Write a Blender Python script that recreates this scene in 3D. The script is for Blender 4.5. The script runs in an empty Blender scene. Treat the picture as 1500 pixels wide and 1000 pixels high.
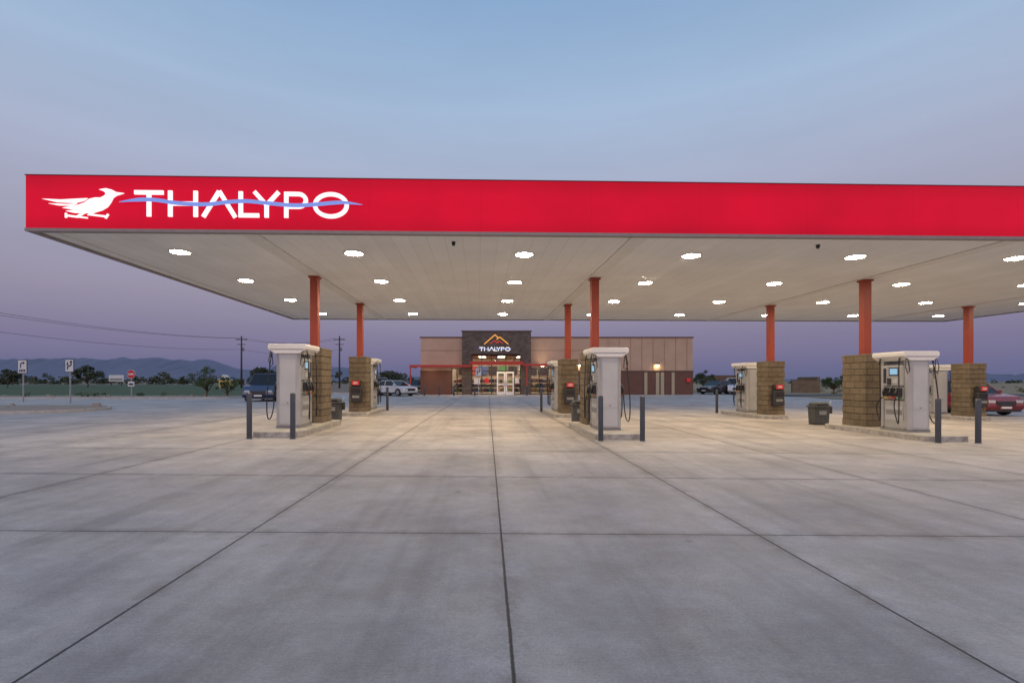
import bpy, bmesh, math, random
import numpy as np
from mathutils import Vector, Matrix
random.seed(7); rng=np.random.default_rng(7)
scene=bpy.context.scene
COL=scene.collection

# ---------------------------------------------------------------- helpers
def lin(r,g,b):
    f=lambda c:(c/255/12.92) if c/255<=0.04045 else ((c/255+0.055)/1.055)**2.4
    return (f(r),f(g),f(b),1.0)

class NT:
    def __init__(s,tree): s.t=tree; s.n=tree.nodes; s.l=tree.links
    def new(s,typ,**kw):
        n=s.n.new(typ)
        for k,v in kw.items(): setattr(n,k,v)
        return n
    def put(s,sock,v):
        if v is None: return
        if hasattr(v,'is_output'): s.l.new(v,sock)
        else: sock.default_value=v
    def math(s,op,a,b=None,c=None,clamp=False):
        n=s.new('ShaderNodeMath',operation=op); n.use_clamp=clamp
        s.put(n.inputs[0],a); s.put(n.inputs[1],b); s.put(n.inputs[2],c)
        return n.outputs[0]
    def noise(s,vec,scale,detail=4,rough=0.55):
        n=s.new('ShaderNodeTexNoise'); n.inputs['Scale'].default_value=scale
        n.inputs['Detail'].default_value=detail; n.inputs['Roughness'].default_value=rough
        s.put(n.inputs['Vector'],vec); return n.outputs['Fac']
    def rng(s,v,a,b,c,d,clamp=True,smooth=False):
        n=s.new('ShaderNodeMapRange'); n.clamp=clamp
        if smooth: n.interpolation_type='SMOOTHSTEP'
        s.put(n.inputs['Value'],v)
        for i,x in zip(('From Min','From Max','To Min','To Max'),(a,b,c,d)): s.put(n.inputs[i],x)
        return n.outputs['Result']
    def mix(s,f,a,b,blend='MIX'):
        n=s.new('ShaderNodeMix',data_type='RGBA',blend_type=blend)
        s.put(n.inputs[0],f); s.put(n.inputs[6],a); s.put(n.inputs[7],b); return n.outputs[2]

def base_mat(name):
    m=bpy.data.materials.new(name); m.use_nodes=True
    t=NT(m.node_tree); b=t.n['Principled BSDF']; return m,t,b

def mat(name,col,rough=0.5,metal=0.0,var=0.12,scale=6.0,bump=0.0,bscale=40.0,emit=0.0,ecol=None,coat=0,sample=False):
    m,t,b=base_mat(name)
    tc=t.new('ShaderNodeTexCoord').outputs['Object']
    n=t.noise(tc,scale,4,0.6)
    k=t.rng(n,0.3,0.7,1-var,1+var)
    c=t.new('ShaderNodeVectorMath',operation='SCALE'); c.inputs[0].default_value=col[:3]; t.put(c.inputs['Scale'],k)
    t.put(b.inputs['Base Color'],c.outputs[0])
    t.put(b.inputs['Roughness'],t.rng(n,0.3,0.7,max(0,rough-0.06),min(1,rough+0.06)))
    b.inputs['Metallic'].default_value=metal
    if coat: b.inputs['Coat Weight'].default_value=coat
    if bump:
        bn=t.new('ShaderNodeBump'); bn.inputs['Strength'].default_value=bump; bn.inputs['Distance'].default_value=0.01
        t.put(bn.inputs['Height'],t.noise(tc,bscale,4)); t.put(b.inputs['Normal'],bn.outputs[0])
    if emit:
        b.inputs['Emission Color'].default_value=ecol or col; b.inputs['Emission Strength'].default_value=emit
        if not sample: m.cycles.emission_sampling='NONE'
    return m

def block_mat(name,c1,c2,mortar,bw=0.4,rh=0.2,ms=0.01):
    m,t,b=base_mat(name)
    tc=t.new('ShaderNodeTexCoord').outputs['Object']
    s=t.new('ShaderNodeSeparateXYZ'); t.put(s.inputs[0],tc)
    u=t.math('ADD',s.outputs[0],s.outputs[1])
    cb=t.new('ShaderNodeCombineXYZ'); t.put(cb.inputs[0],u); t.put(cb.inputs[1],t.math('ADD',s.outputs[2],0.05))
    br=t.new('ShaderNodeTexBrick'); t.put(br.inputs['Vector'],cb.outputs[0])
    br.inputs['Color1'].default_value=c1; br.inputs['Color2'].default_value=c2; br.inputs['Mortar'].default_value=mortar
    br.inputs['Scale'].default_value=1; br.inputs['Mortar Size'].default_value=ms; br.inputs['Brick Width'].default_value=bw; br.inputs['Row Height'].default_value=rh
    br.inputs['Mortar Smooth'].default_value=0.3
    n=t.noise(tc,26,6,0.7); n2=t.noise(tc,1.6,3)
    k=t.math('MULTIPLY',t.rng(n,0.3,0.7,0.68,1.3),t.rng(n2,0.3,0.7,0.88,1.12))
    c=t.new('ShaderNodeVectorMath',operation='SCALE'); t.put(c.inputs[0],br.outputs['Color']); t.put(c.inputs['Scale'],k)
    t.put(b.inputs['Base Color'],c.outputs[0]); b.inputs['Roughness'].default_value=0.92; b.inputs['Specular IOR Level'].default_value=0.2
    bn=t.new('ShaderNodeBump'); bn.inputs['Strength'].default_value=0.8; bn.inputs['Distance'].default_value=0.02
    h=t.math('SUBTRACT',t.math('MULTIPLY',n,0.9),br.outputs['Fac']); t.put(bn.inputs['Height'],h); t.put(b.inputs['Normal'],bn.outputs[0])
    return m

def empty(name,loc=(0,0,0),rz=0.0):
    e=bpy.data.objects.new(name,None); e.location=loc; e.rotation_euler=(0,0,rz); e.empty_display_size=0.3
    COL.objects.link(e); return e

class MB:
    """mesh accumulator"""
    def __init__(s): s.bm=bmesh.new(); s.mats=[]
    def mi(s,m):
        if m not in s.mats: s.mats.append(m)
        return s.mats.index(m)
    def _fin(s,faces,m,bev=0,seg=2):
        i=s.mi(m)
        for f in faces: f.material_index=i
        if bev:
            es=list({e for f in faces for e in f.edges})
            r=bmesh.ops.bevel(s.bm,geom=es,offset=bev,segments=seg,affect='EDGES',profile=0.5)
            for f in r['faces']: f.material_index=i
    def box(s,x0,x1,y0,y1,z0,z1,m,bev=0,taper=None,seg=2):
        tx,ty=taper or (1,1)
        cx,cy=(x0+x1)/2,(y0+y1)/2
        P=[]
        for z,k in ((z0,(1,1)),(z1,(tx,ty))):
            for x,y in ((x0,y0),(x1,y0),(x1,y1),(x0,y1)):
                P.append(s.bm.verts.new((cx+(x-cx)*k[0],cy+(y-cy)*k[1],z)))
        F=[(3,2,1,0),(4,5,6,7),(0,1,5,4),(1,2,6,5),(2,3,7,6),(3,0,4,7)]
        fs=[s.bm.faces.new([P[i] for i in f]) for f in F]
        s._fin(fs,m,bev,seg); return s
    def prism(s,poly,a0,a1,axis,m,bev=0,seg=2):
        def mk(p,a):
            if axis=='x': return (a,p[0],p[1])
            if axis=='y': return (p[0],a,p[1])
            return (p[0],p[1],a)
        A=[s.bm.verts.new(mk(p,a0)) for p in poly]; B=[s.bm.verts.new(mk(p,a1)) for p in poly]
        n=len(poly); fs=[s.bm.faces.new(A[::-1]),s.bm.faces.new(B)]
        for i in range(n): fs.append(s.bm.faces.new([A[i],A[(i+1)%n],B[(i+1)%n],B[i]]))
        bmesh.ops.recalc_face_normals(s.bm,faces=fs)
        s._fin(fs,m,bev,seg); return s
    def disc(s,c,r,m,n=16,down=True):
        A=[s.bm.verts.new((c[0]+r*math.cos(2*math.pi*i/n),c[1]+r*math.sin(2*math.pi*i/n),c[2])) for i in range(n)]
        f=s.bm.faces.new(A[::-1] if down else A); f.material_index=s.mi(m); return s
    def cyl(s,c,r,h,m,axis='z',n=20,r2=None,bev=0):
        r2=r if r2 is None else r2
        mk={'z':lambda a,b,k:(c[0]+a,c[1]+b,c[2]+k),'x':lambda a,b,k:(c[0]+k,c[1]+a,c[2]+b),'y':lambda a,b,k:(c[0]+a,c[1]+k,c[2]+b)}[axis]
        A=[s.bm.verts.new(mk(r*math.cos(2*math.pi*i/n),r*math.sin(2*math.pi*i/n),0)) for i in range(n)]
        B=[s.bm.verts.new(mk(r2*math.cos(2*math.pi*i/n),r2*math.sin(2*math.pi*i/n),h)) for i in range(n)]
        caps=[s.bm.faces.new(A[::-1]),s.bm.faces.new(B)]; side=[]
        for i in range(n): side.append(s.bm.faces.new([A[i],A[(i+1)%n],B[(i+1)%n],B[i]]))
        for f in side: f.smooth=True
        fs=caps+side; bmesh.ops.recalc_face_normals(s.bm,faces=fs); i=s.mi(m)
        for f in fs: f.material_index=i
        if bev:
            es=[e for f in caps for e in f.edges]
            r_=bmesh.ops.bevel(s.bm,geom=es,offset=bev,segments=3,affect='EDGES',profile=0.5)
            for f in r_['faces']: f.material_index=i; f.smooth=True
        return s
    def tube(s,pts,rad,m,n=8):
        pts=[Vector(p) for p in pts]; rads=rad if isinstance(rad,(list,tuple)) else [rad]*len(pts)
        rings=[]; up=Vector((0.13,0.31,0.94)).normalized()
        for i,p in enumerate(pts):
            d=(pts[min(i+1,len(pts)-1)]-pts[max(i-1,0)]).normalized()
            a=d.cross(up)
            if a.length<1e-3: a=d.cross(Vector((1,0,0)))
            a.normalize(); b=d.cross(a)
            rings.append([s.bm.verts.new(p+rads[i]*(a*math.cos(2*math.pi*k/n)+b*math.sin(2*math.pi*k/n))) for k in range(n)])
        i_=s.mi(m)
        for r0,r1 in zip(rings,rings[1:]):
            for k in range(n):
                f=s.bm.faces.new([r0[k],r0[(k+1)%n],r1[(k+1)%n],r1[k]]); f.material_index=i_; f.smooth=True
        for r in (rings[0],rings[-1]):
            f=s.bm.faces.new(r); f.material_index=i_
        return s
    def obj(s,name,parent=None,loc=None,rz=0.0,recalc=True):
        me=bpy.data.meshes.new(name)
        if recalc: bmesh.ops.recalc_face_normals(s.bm,faces=s.bm.faces[:])
        s.bm.to_mesh(me); s.bm.free()
        for m in s.mats: me.materials.append(m)
        o=bpy.data.objects.new(name,me); COL.objects.link(o)
        if parent: o.parent=parent
        if loc: o.location=loc
        o.rotation_euler=(0,0,rz)
        return o

def bez(p0,p1,p2,p3,n=14):
    out=[]
    for i in range(n+1):
        t=i/n; out.append(tuple((1-t)**3*a+3*(1-t)**2*t*b+3*(1-t)*t*t*c+t**3*d for a,b,c,d in zip(p0,p1,p2,p3)))
    return out

def smooth(a,b,x):
    t=min(1,max(0,(x-a)/(b-a))); return t*t*(3-2*t)
def gz(x,y):
    """lot drains gently to the right; dies out towards the shop"""
    return -0.0095*(min(26,max(-16,x))+5.4)*(1-smooth(26,42,y))

# ---------------------------------------------------------------- camera
cam=bpy.data.cameras.new('camera'); co=bpy.data.objects.new('camera',cam); COL.objects.link(co)
co.location=(0,0,1.4); co.rotation_euler=(math.radians(90),0,0)
cam.sensor_width=36; cam.lens=17.76; cam.shift_x=0.018; cam.shift_y=0.0387; cam.clip_end=20000; cam.clip_start=0.05
scene.camera=co
scene.view_settings.view_transform='Standard'; scene.view_settings.look='None'; scene.view_settings.exposure=0

# ---------------------------------------------------------------- world (dusk)
w=bpy.data.worlds.new("World"); scene.world=w; w.use_nodes=True
t=NT(w.node_tree); bg=t.n['Background']
d=t.new('ShaderNodeTexCoord').outputs['Generated']
s=t.new('ShaderNodeSeparateXYZ'); t.put(s.inputs[0],d)
ramp=t.new('ShaderNodeValToRGB'); t.put(ramp.inputs[0],s.outputs[2]); cr=ramp.color_ramp
stops=[(0.0,(96,103,137)),(0.03,(104,107,145)),(0.08,(124,119,153)),(0.15,(147,140,164)),(0.27,(160,161,184)),(0.36,(167,176,202)),(0.47,(160,182,211)),(0.60,(137,168,205)),(0.85,(112,147,191))]
cr.elements[0].position=0; cr.elements[0].color=lin(*stops[0][1])
cr.elements[1].position=stops[-1][0]; cr.elements[1].color=lin(*stops[-1][1])
for p,c in stops[1:-1]:
    e=cr.elements.new(p); e.color=lin(*c)
# assumed afterglow in unseen sky behind the camera, boosted to warm and brighten the foreground
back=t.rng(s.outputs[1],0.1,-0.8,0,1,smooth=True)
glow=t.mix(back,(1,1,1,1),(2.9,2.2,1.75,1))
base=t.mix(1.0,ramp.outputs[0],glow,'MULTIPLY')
mp=t.new('ShaderNodeMapping'); mp.inputs['Scale'].default_value=(1.2,1.2,7); mp.inputs['Rotation'].default_value=(0.05,0.16,0); t.put(mp.inputs[0],d)
cl=t.rng(t.noise(mp.outputs[0],2.0,5,.6),0.35,0.7,0.97,1.03)
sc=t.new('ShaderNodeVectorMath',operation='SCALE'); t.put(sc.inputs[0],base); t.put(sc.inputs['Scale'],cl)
sky=t.new('ShaderNodeTexSky'); sky.sky_type='NISHITA'; sky.sun_disc=False
sky.sun_elevation=math.radians(1.0); sky.sun_rotation=math.radians(185)
sk=t.new('ShaderNodeVectorMath',operation='SCALE'); t.put(sk.inputs[0],sky.outputs[0]); sk.inputs['Scale'].default_value=0.02
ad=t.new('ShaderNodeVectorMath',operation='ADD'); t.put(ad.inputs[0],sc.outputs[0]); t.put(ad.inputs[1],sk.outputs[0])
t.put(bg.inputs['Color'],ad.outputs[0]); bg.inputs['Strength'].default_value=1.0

sun=bpy.data.lights.new('sun','SUN'); sun.energy=0.15; sun.angle=math.radians(25); sun.color=(1,0.80,0.68)
so=bpy.data.objects.new('sun',sun); COL.objects.link(so); so.rotation_euler=(math.radians(74),0,math.radians(5))

# ---------------------------------------------------------------- materials
def concrete_lot():
    m,t,b=base_mat('lot_concrete')
    P=t.new('ShaderNodeNewGeometry').outputs['Position']
    rot=t.new('ShaderNodeVectorRotate',rotation_type='Z_AXIS'); t.put(rot.inputs['Vector'],P); rot.inputs['Angle'].default_value=math.radians(-0.7)
    Pr=rot.outputs[0]
    sp=t.new('ShaderNodeSeparateXYZ'); t.put(sp.inputs[0],Pr)
    wob=t.math('MULTIPLY',t.math('SUBTRACT',t.noise(P,6,4,0.75),0.5),0.014)
    x=t.math('ADD',sp.outputs[0],wob); y=t.math('ADD',sp.outputs[1],wob)
    js=[-34,-30,-26.5,-23,-19.6,-16.2,-12.7,-9.3,-5.85,-2.25,0.13,2.6,5.85,8.8,11.7,14.6,17.5,20.5,24,28,32,36]
    dmin=None; ids=None
    for j in js:
        a=t.math('ABSOLUTE',t.math('SUBTRACT',x,float(j)))
        dmin=a if dmin is None else t.math('MINIMUM',dmin,a)
        g=t.math('GREATER_THAN',x,float(j)); ids=g if ids is None else t.math('ADD',ids,g)
    S=2.85
    yy=t.math('SUBTRACT',y,4.82-S*10)
    yt=t.math('PINGPONG',yy,S/2)
    fl=t.math('FLOOR',t.math('DIVIDE',yy,S))
    dall=t.math('MINIMUM',dmin,yt)
    cb=t.new('ShaderNodeCombineXYZ'); t.put(cb.inputs[0],ids); t.put(cb.inputs[1],fl)
    wn=t.new('ShaderNodeTexWhiteNoise',noise_dimensions='2D'); t.put(wn.inputs['Vector'],cb.outputs[0])
    tone=t.rng(wn.outputs['Value'],0,1,0.94,1.07)
    n1=t.noise(P,0.6,6,0.66); n2=t.noise(P,3.6,5,0.72); n3=t.noise(P,70,3,0.75); n4=t.noise(P,1.1,2,0.5)
    k=t.math('MULTIPLY',tone,t.rng(n1,0.3,0.7,0.72,1.24))
    k=t.math('MULTIPLY',k,t.rng(n2,0.3,0.7,0.83,1.15))
    k=t.math('MULTIPLY',k,t.rng(n3,0.25,0.75,0.78,1.2))
    vs=t.new('ShaderNodeTexVoronoi'); vs.inputs['Scale'].default_value=38; t.put(vs.inputs['Vector'],P)
    k=t.math('MULTIPLY',k,t.rng(vs.outputs['Distance'],0.05,0.16,0.84,1.0))
    mp=t.new('ShaderNodeMapping'); mp.inputs['Scale'].default_value=(7,120,1); t.put(mp.inputs[0],Pr)
    n5=t.noise(mp.outputs[0],1.0,3,0.6); k=t.math('MULTIPLY',k,t.rng(n5,0.3,0.7,0.92,1.07))
    mp2=t.new('ShaderNodeMapping'); mp2.inputs['Scale'].default_value=(1.6,0.09,1); t.put(mp2.inputs[0],Pr)
    lane=t.rng(t.noise(mp2.outputs[0],1.0,4,0.65),0.5,0.72,1.0,0.74); k=t.math('MULTIPLY',k,lane)
    # oil drips
    vo=t.new('ShaderNodeTexVoronoi'); vo.inputs['Scale'].default_value=1.7; t.put(vo.inputs['Vector'],P)
    sr=t.math('MULTIPLY',t.rng(vo.outputs['Distance'],0.02,0.12,1,0,smooth=True),t.rng(t.noise(P,0.7,2),0.5,0.62,0,1))
    k=t.math('MULTIPLY',k,t.rng(sr,0,1,1,0.62))
    halo=t.rng(dall,0.0,0.16,t.rng(n2,0.35,0.65,0.70,1.0),1.0,smooth=True); k=t.math('MULTIPLY',k,halo)
    jl=t.rng(dall,0.006,0.012,0.13,1.0); k=t.math('MULTIPLY',k,jl)
    col=t.mix(t.rng(n4,0.35,0.65,0,1),(0.405,0.37,0.345,1),(0.435,0.39,0.345,1))
    c=t.new('ShaderNodeVectorMath',operation='SCALE'); t.put(c.inputs[0],col); t.put(c.inputs['Scale'],k)
    t.put(b.inputs['Base Color'],c.outputs[0])
    t.put(b.inputs['Roughness'],t.rng(n2,0.3,0.7,0.48,0.72)); b.inputs['Specular IOR Level'].default_value=0.35
    bn=t.new('ShaderNodeBump'); bn.inputs['Strength'].default_value=0.6; bn.inputs['Distance'].default_value=0.006
    h=t.math('ADD',t.math('MULTIPLY',n3,0.7),t.math('ADD',t.math('MULTIPLY',n5,0.4),t.math('MULTIPLY',jl,2.0)))
    t.put(bn.inputs['Height'],h); t.put(b.inputs['Normal'],bn.outputs[0])
    return m
M_lot=concrete_lot()
M_desert=mat('desert_soil',(0.20,0.155,0.11,1),0.95,var=0.35,scale=0.15,bump=0.5,bscale=3)
M_field=mat('crop_field',(0.05,0.085,0.03,1),0.95,var=0.3,scale=0.3,bump=0.8,bscale=8)
M_gravel=mat('gravel',(0.30,0.24,0.19,1),0.95,var=0.45,scale=14,bump=1.0,bscale=30)
M_asph=mat('asphalt',(0.07,0.07,0.075,1),0.85,var=0.15,scale=1.0,bump=0.4,bscale=60)
M_curb=mat('curb_concrete',(0.42,0.40,0.37,1),0.8,var=0.18,scale=5,bump=0.4,bscale=50)
M_isl=mat('island_concrete',(0.40,0.37,0.32,1),0.75,var=0.22,scale=4,bump=0.3,bscale=40)
M_islside=mat('island_steel_edge',(0.36,0.34,0.31,1),0.5,metal=0.2,var=0.35,scale=7)
M_block=block_mat('split_face_block',(0.195,0.155,0.107,1),(0.150,0.120,0.083,1),(0.105,0.085,0.062,1))
M_colred=mat('column_red_paint',(0.30,0.045,0.02,1),0.45,var=0.08,scale=3)
M_grayb=mat('bollard_gray_paint',(0.05,0.058,0.075,1),0.45,var=0.15,scale=9)
M_soffrim=mat('soffit_trim',(0.66,0.65,0.63,1),0.6,var=0.05)
M_white=mat('white_plastic',(0.70,0.69,0.67,1),0.4,var=0.05,scale=3)
M_silver=mat('brushed_silver_panel',(0.42,0.42,0.415,1),0.38,metal=0.35,var=0.1,scale=3)
M_panel=mat('pump_end_panel',(0.47,0.475,0.475,1),0.4,metal=0.1,var=0.06,scale=2)
M_gray=mat('gray_plastic',(0.22,0.22,0.225,1),0.5,var=0.1)
M_dark=mat('dark_plastic',(0.025,0.025,0.028,1),0.45,var=0.15)
M_rub=mat('black_rubber_hose',(0.012,0.012,0.013,1),0.4,var=0.1)
M_bin=mat('bin_plastic',(0.055,0.06,0.062,1),0.6,var=0.2,scale=8)
M_redp=mat('red_plastic',(0.55,0.02,0.02,1),0.4,emit=0.12,var=0.05)
M_green=mat('green_nozzle',(0.03,0.22,0.06,1),0.4); M_yel=mat('yellow_label',(0.65,0.45,0.06,1),0.5)
M_screen=mat('pump_screen',(0.02,0.05,0.08,1),0.2,emit=0.8,ecol=(0.35,0.6,0.8,1))
M_steel=mat('galvanised_steel',(0.38,0.38,0.38,1),0.45,metal=0.6,var=0.12,scale=8)
M_wood=mat('utility_pole_wood',(0.07,0.05,0.04,1),0.9,var=0.3,scale=4)
M_wire=mat('wire_black',(0.02,0.02,0.022,1),0.6)
M_lamp=mat('led_lens',(1,1,1,1),0.3,emit=165,ecol=(1,0.80,0.56,1),sample=True)
M_lamp.cycles.emission_sampling='FRONT'

def glass(name,tr=0.85):
    m,t,b=base_mat(name); out=t.n['Material Output']
    g=t.new('ShaderNodeBsdfGlossy'); g.inputs['Roughness'].default_value=0.03; g.inputs['Color'].default_value=(0.8,0.85,0.9,1)
    tp=t.new('ShaderNodeBsdfTransparent'); tp.inputs['Color'].default_value=(tr,tr,tr,1)
    f=t.new('ShaderNodeFresnel'); f.inputs['IOR'].default_value=1.5
    mx=t.new('ShaderNodeMixShader'); t.put(mx.inputs[0],f.outputs[0]); t.put(mx.inputs[1],tp.outputs[0]); t.put(mx.inputs[2],g.outputs[0])
    t.l.new(mx.outputs[0],out.inputs['Surface']); return m
M_glass=glass('storefront_glass',0.72)

def fascia_mat():
    m,t,b=base_mat('fascia_backlit_red')
    tc=t.new('ShaderNodeTexCoord').outputs['Object']; s=t.new('ShaderNodeSeparateXYZ'); t.put(s.inputs[0],tc)
    n=t.noise(tc,0.45,3); k=t.rng(n,0.3,0.7,0.84,1.10)
    zc=t.math('ABSOLUTE',t.math('SUBTRACT',s.outputs[2],5.22)); k=t.math('MULTIPLY',k,t.rng(zc,0.2,0.6,1.05,0.82,smooth=True))
    seam=t.math('PINGPONG',s.outputs[0],1.22); k=t.math('MULTIPLY',k,t.rng(seam,0.004,0.012,0.88,1.0))
    b.inputs['Base Color'].default_value=(0.16,0.001,0.004,1); b.inputs['Roughness'].default_value=0.5; b.inputs['Specular IOR Level'].default_value=0.15
    b.inputs['Emission Color'].default_value=(0.53,0.0,0.021,1)
    t.put(b.inputs['Emission Strength'],k); m.cycles.emission_sampling='NONE'; return m
M_fascia=fascia_mat()
M_letter=mat('letter_white_lit',(0.8,0.8,0.8,1),0.4,emit=0.85,ecol=(1,0.98,0.97,1),var=0.02)
M_wave=mat('wave_blue_lit',(0.15,0.25,0.6,1),0.4,emit=0.5,ecol=(0.22,0.34,0.85,1),var=0.02)

def soffit_mat():
    m,t,b=base_mat('soffit_panels')
    tc=t.new('ShaderNodeTexCoord').outputs['Object']; s=t.new('ShaderNodeSeparateXYZ'); t.put(s.inputs[0],tc)
    seam=t.math('PINGPONG',s.outputs[0],0.203)
    l=t.rng(seam,0.003,0.010,0.82,1.0)
    e=t.math('PINGPONG',t.math('ADD',s.outputs[1],0.4),2.65); l2=t.rng(e,0.004,0.012,0.88,1.0)
    fl=t.new('ShaderNodeTexWhiteNoise',noise_dimensions='1D'); t.put(fl.inputs['W'],t.math('FLOOR',t.math('DIVIDE',t.math('ADD',s.outputs[0],0.0),0.406)))
    k=t.math('MULTIPLY',t.math('MULTIPLY',l,l2),t.rng(fl.outputs['Value'],0,1,0.97,1.02))
    k=t.math('MULTIPLY',k,t.rng(t.noise(tc,0.8,4),0.3,0.7,0.95,1.05))
    c=t.new('ShaderNodeVectorMath',operation='SCALE'); c.inputs[0].default_value=(0.74,0.745,0.75); t.put(c.inputs['Scale'],k)
    t.put(b.inputs['Base Color'],c.outputs[0]); b.inputs['Roughness'].default_value=0.6; b.inputs['Specular IOR Level'].default_value=0.2
    return m
M_soffit=soffit_mat()

# ---------------------------------------------------------------- ground
xs=sorted(set([-4000,-1500,-600,-250,-120]+list(range(-60,64,3))+[-16,26,120,250,600,1500,4000]))
ys=sorted(set([-300,-120,-60,-30,-12]+list(range(-6,64,3))+[80,120,250,600,1500,4000,9000]))
V=[(x,y,gz(x,y)) for y in ys for x in xs]; nx=len(xs); F=[];MI=[]
for j in range(len(ys)-1):
    for i in range(nx-1):
        F.append((j*nx+i,j*nx+i+1,(j+1)*nx+i+1,(j+1)*nx+i))
        cx=(xs[i]+xs[i+1])/2; cy=(ys[j]+ys[j+1])/2
        MI.append(0 if (-60<=cx<=60 and -60<=cy<=60) else 1)
me=bpy.data.meshes.new('ground'); me.from_pydata(V,[],F); me.materials.append(M_lot); me.materials.append(M_desert)
me.polygons.foreach_set('material_index',MI); me.polygons.foreach_set('use_smooth',[True]*len(F)); me.update()
COL.objects.link(bpy.data.objects.new('ground',me))

def sheet(name,poly,z,m):
    me=bpy.data.meshes.new(name); me.from_pydata([(x,y,z) for x,y in poly],[],[tuple(range(len(poly)))]); me.materials.append(m); me.update()
    o=bpy.data.objects.new(name,me); COL.objects.link(o); return o
sheet('crop_field',[(-400,44),(-19,44),(-19,52),(-26,62),(-60,190),(-400,190)],0.06,M_field)
sheet('access_road',[(-400,190),(-70,190),(-60,200),(-400,200)],0.05,M_asph)
sheet('dry_grass_field',[(27,40),(400,40),(400,300),(27,300)],0.03,mat('dry_grass',(0.27,0.20,0.11,1),0.95,var=0.35,scale=0.5,bump=0.8,bscale=10))
sheet('side_road',[(24,46),(400,46),(400,52),(24,52)],0.06,M_asph)
M_paint=mat('parking_paint',(0.62,0.62,0.60,1),0.7,var=0.15,scale=6)
me=bpy.data.meshes.new('parking_markings'); vv=[];ff=[]
for k in range(11):
    x=-13+k*2.75+ (0 if k<4 else 1.5)
    if -1.5<x<2.2: continue
    i=len(vv); vv+=[(x,43.6,.006),(x+.1,43.6,.006),(x+.1,48.0,.006),(x,48.0,.006)]; ff.append((i,i+1,i+2,i+3))
me.from_pydata(vv,[],ff); me.materials.append(M_paint); COL.objects.link(bpy.data.objects.new('parking_markings',me))

def planter(name,x0,x1,y0,y1,r=1.2):
    def rr(x0,x1,y0,y1,r,n=8):
        out=[]
        for cx,cy,a0 in ((x1-r,y1-r,0),(x0+r,y1-r,90),(x0+r,y0+r,180),(x1-r,y0+r,270)):
            for i in range(n+1):
                a=math.radians(a0+90*i/n); out.append((cx+r*math.cos(a),cy+r*math.sin(a)))
        return out
    e=empty(name,(0,0,gz(min(x1,26),y0)))
    MB().prism(rr(x0,x1,y0,y1,r),-0.15,0.13,'z',M_curb,bev=0.02).obj('curb',e)
    mb=MB(); mb.prism(rr(x0+.16,x1-.16,y0+.16,y1-.16,r-.16),0.12,0.15,'z',M_gravel)
    for _ in range(60):
        x=random.uniform(x0+.5,x1-.5); y=random.uniform(y0+.5,y1-.5); q=random.uniform(.04,.14)
        mb.box(x-q,x+q,y-q*.8,y+q*.8,0.1,0.15+q,M_gravel,taper=(.6,.6))
    mb.obj('gravel_bed',e)
planter('planter_island',-48,-17.4,19.6,24.5,2.2)
planter('landscape_strip',-70,-21,39.5,43.6,1.0)
planter('landscape_strip',-18.5,-11,56,59,1.0)
planter('landscape_strip',27,75,33,36.5,1.2)

# ---------------------------------------------------------------- canopy
A=math.radians(1.7); C0=Vector((-10.03,10.83,0))
def l2w(lx,ly): return (C0.x+lx*math.cos(A)-ly*math.sin(A), C0.y+lx*math.sin(A)+ly*math.cos(A))
canopy=empty('fuel_station_canopy',C0,A)
CL,CD,ZS,ZT=35.0,15.6,4.65,5.81
MB().box(0.1,CL-.1,0.1,CD-.1,ZS,ZS+.1,M_soffit).obj('soffit',canopy)
mb=MB(); mb.box(0,CL,0,0.1,ZS+.03,ZT,M_fascia); mb.box(0,CL,CD-.1,CD,ZS+.03,ZT,M_fascia)
mb.box(0,0.1,0.1,CD-.1,ZS+.03,ZT,M_fascia); mb.box(CL-.1,CL,0.1,CD-.1,ZS+.03,ZT,M_fascia); mb.obj('fascia',canopy)
mb=MB()
M_lip=mat('lip_aluminium',(0.26,0.22,0.21,1),0.5,metal=0.2)
M_cap=mat('fascia_cap_dark_red',(0.14,0.008,0.012,1),0.5)
for a in ((-.015,CL+.015,-.015,.13),(-.015,CL+.015,CD-.13,CD+.015)): mb.box(*a,ZS-.035,ZS+.028,M_lip); mb.box(*a,ZT+.002,ZT+.02,M_cap)
for a in ((-.015,.13,.132,CD-.132),(CL-.13,CL+.015,.132,CD-.132)): mb.box(*a,ZS-.035,ZS+.028,M_lip); mb.box(*a,ZT+.002,ZT+.02,M_cap)
mb.obj('trim',canopy)
MB().box(0.1,CL-.1,0.1,CD-.1,ZT-.25,ZT-.2,M_gray).obj('roof_deck',canopy)
mb=MB()
CX=[4.66+8.68*i for i in range(4)]; BX=[x+.12 for x in CX]; IX=[4.68+8.56*i for i in range(4)]
for x in CX: mb.box(x-.19,x+.19,0.15,CD-.15,ZS-.03,ZS-.001,M_soffrim)
mb.box(0.45,0.50,0.15,CD-.15,ZS-.02,ZS-.001,M_soffrim)
mb.obj('soffit_seams',canopy)
lx=[2.23+4.32*i for i in range(8)]; ly=[1.75,5.35,9.2,13.25]
mbh=MB(); mbl=MB()
for x in lx:
    for y in ly:
        mbh.prism([(x+.25*math.cos(a_),y+.25*math.sin(a_)) for a_ in [2*math.pi*i/20 for i in range(20)]],ZS-.028,ZS-.0005,'z',M_white)
        mbl.disc((x,y,ZS-.034),.21,M_lamp,14)
mbh.obj('light_housings',canopy); mbl.obj('light_lenses',canopy,recalc=False)
mb=MB()
for x,y in ((9.12,.7),(17.8,.7),(27,.7)):
    mb.cyl((x,y,ZS-.05),.045,.05,M_dark,bev=.01); mb.cyl((x,y,ZS-.09),.03,.04,M_dark,r2=.04)
mb.obj('security_cameras',canopy)

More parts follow.
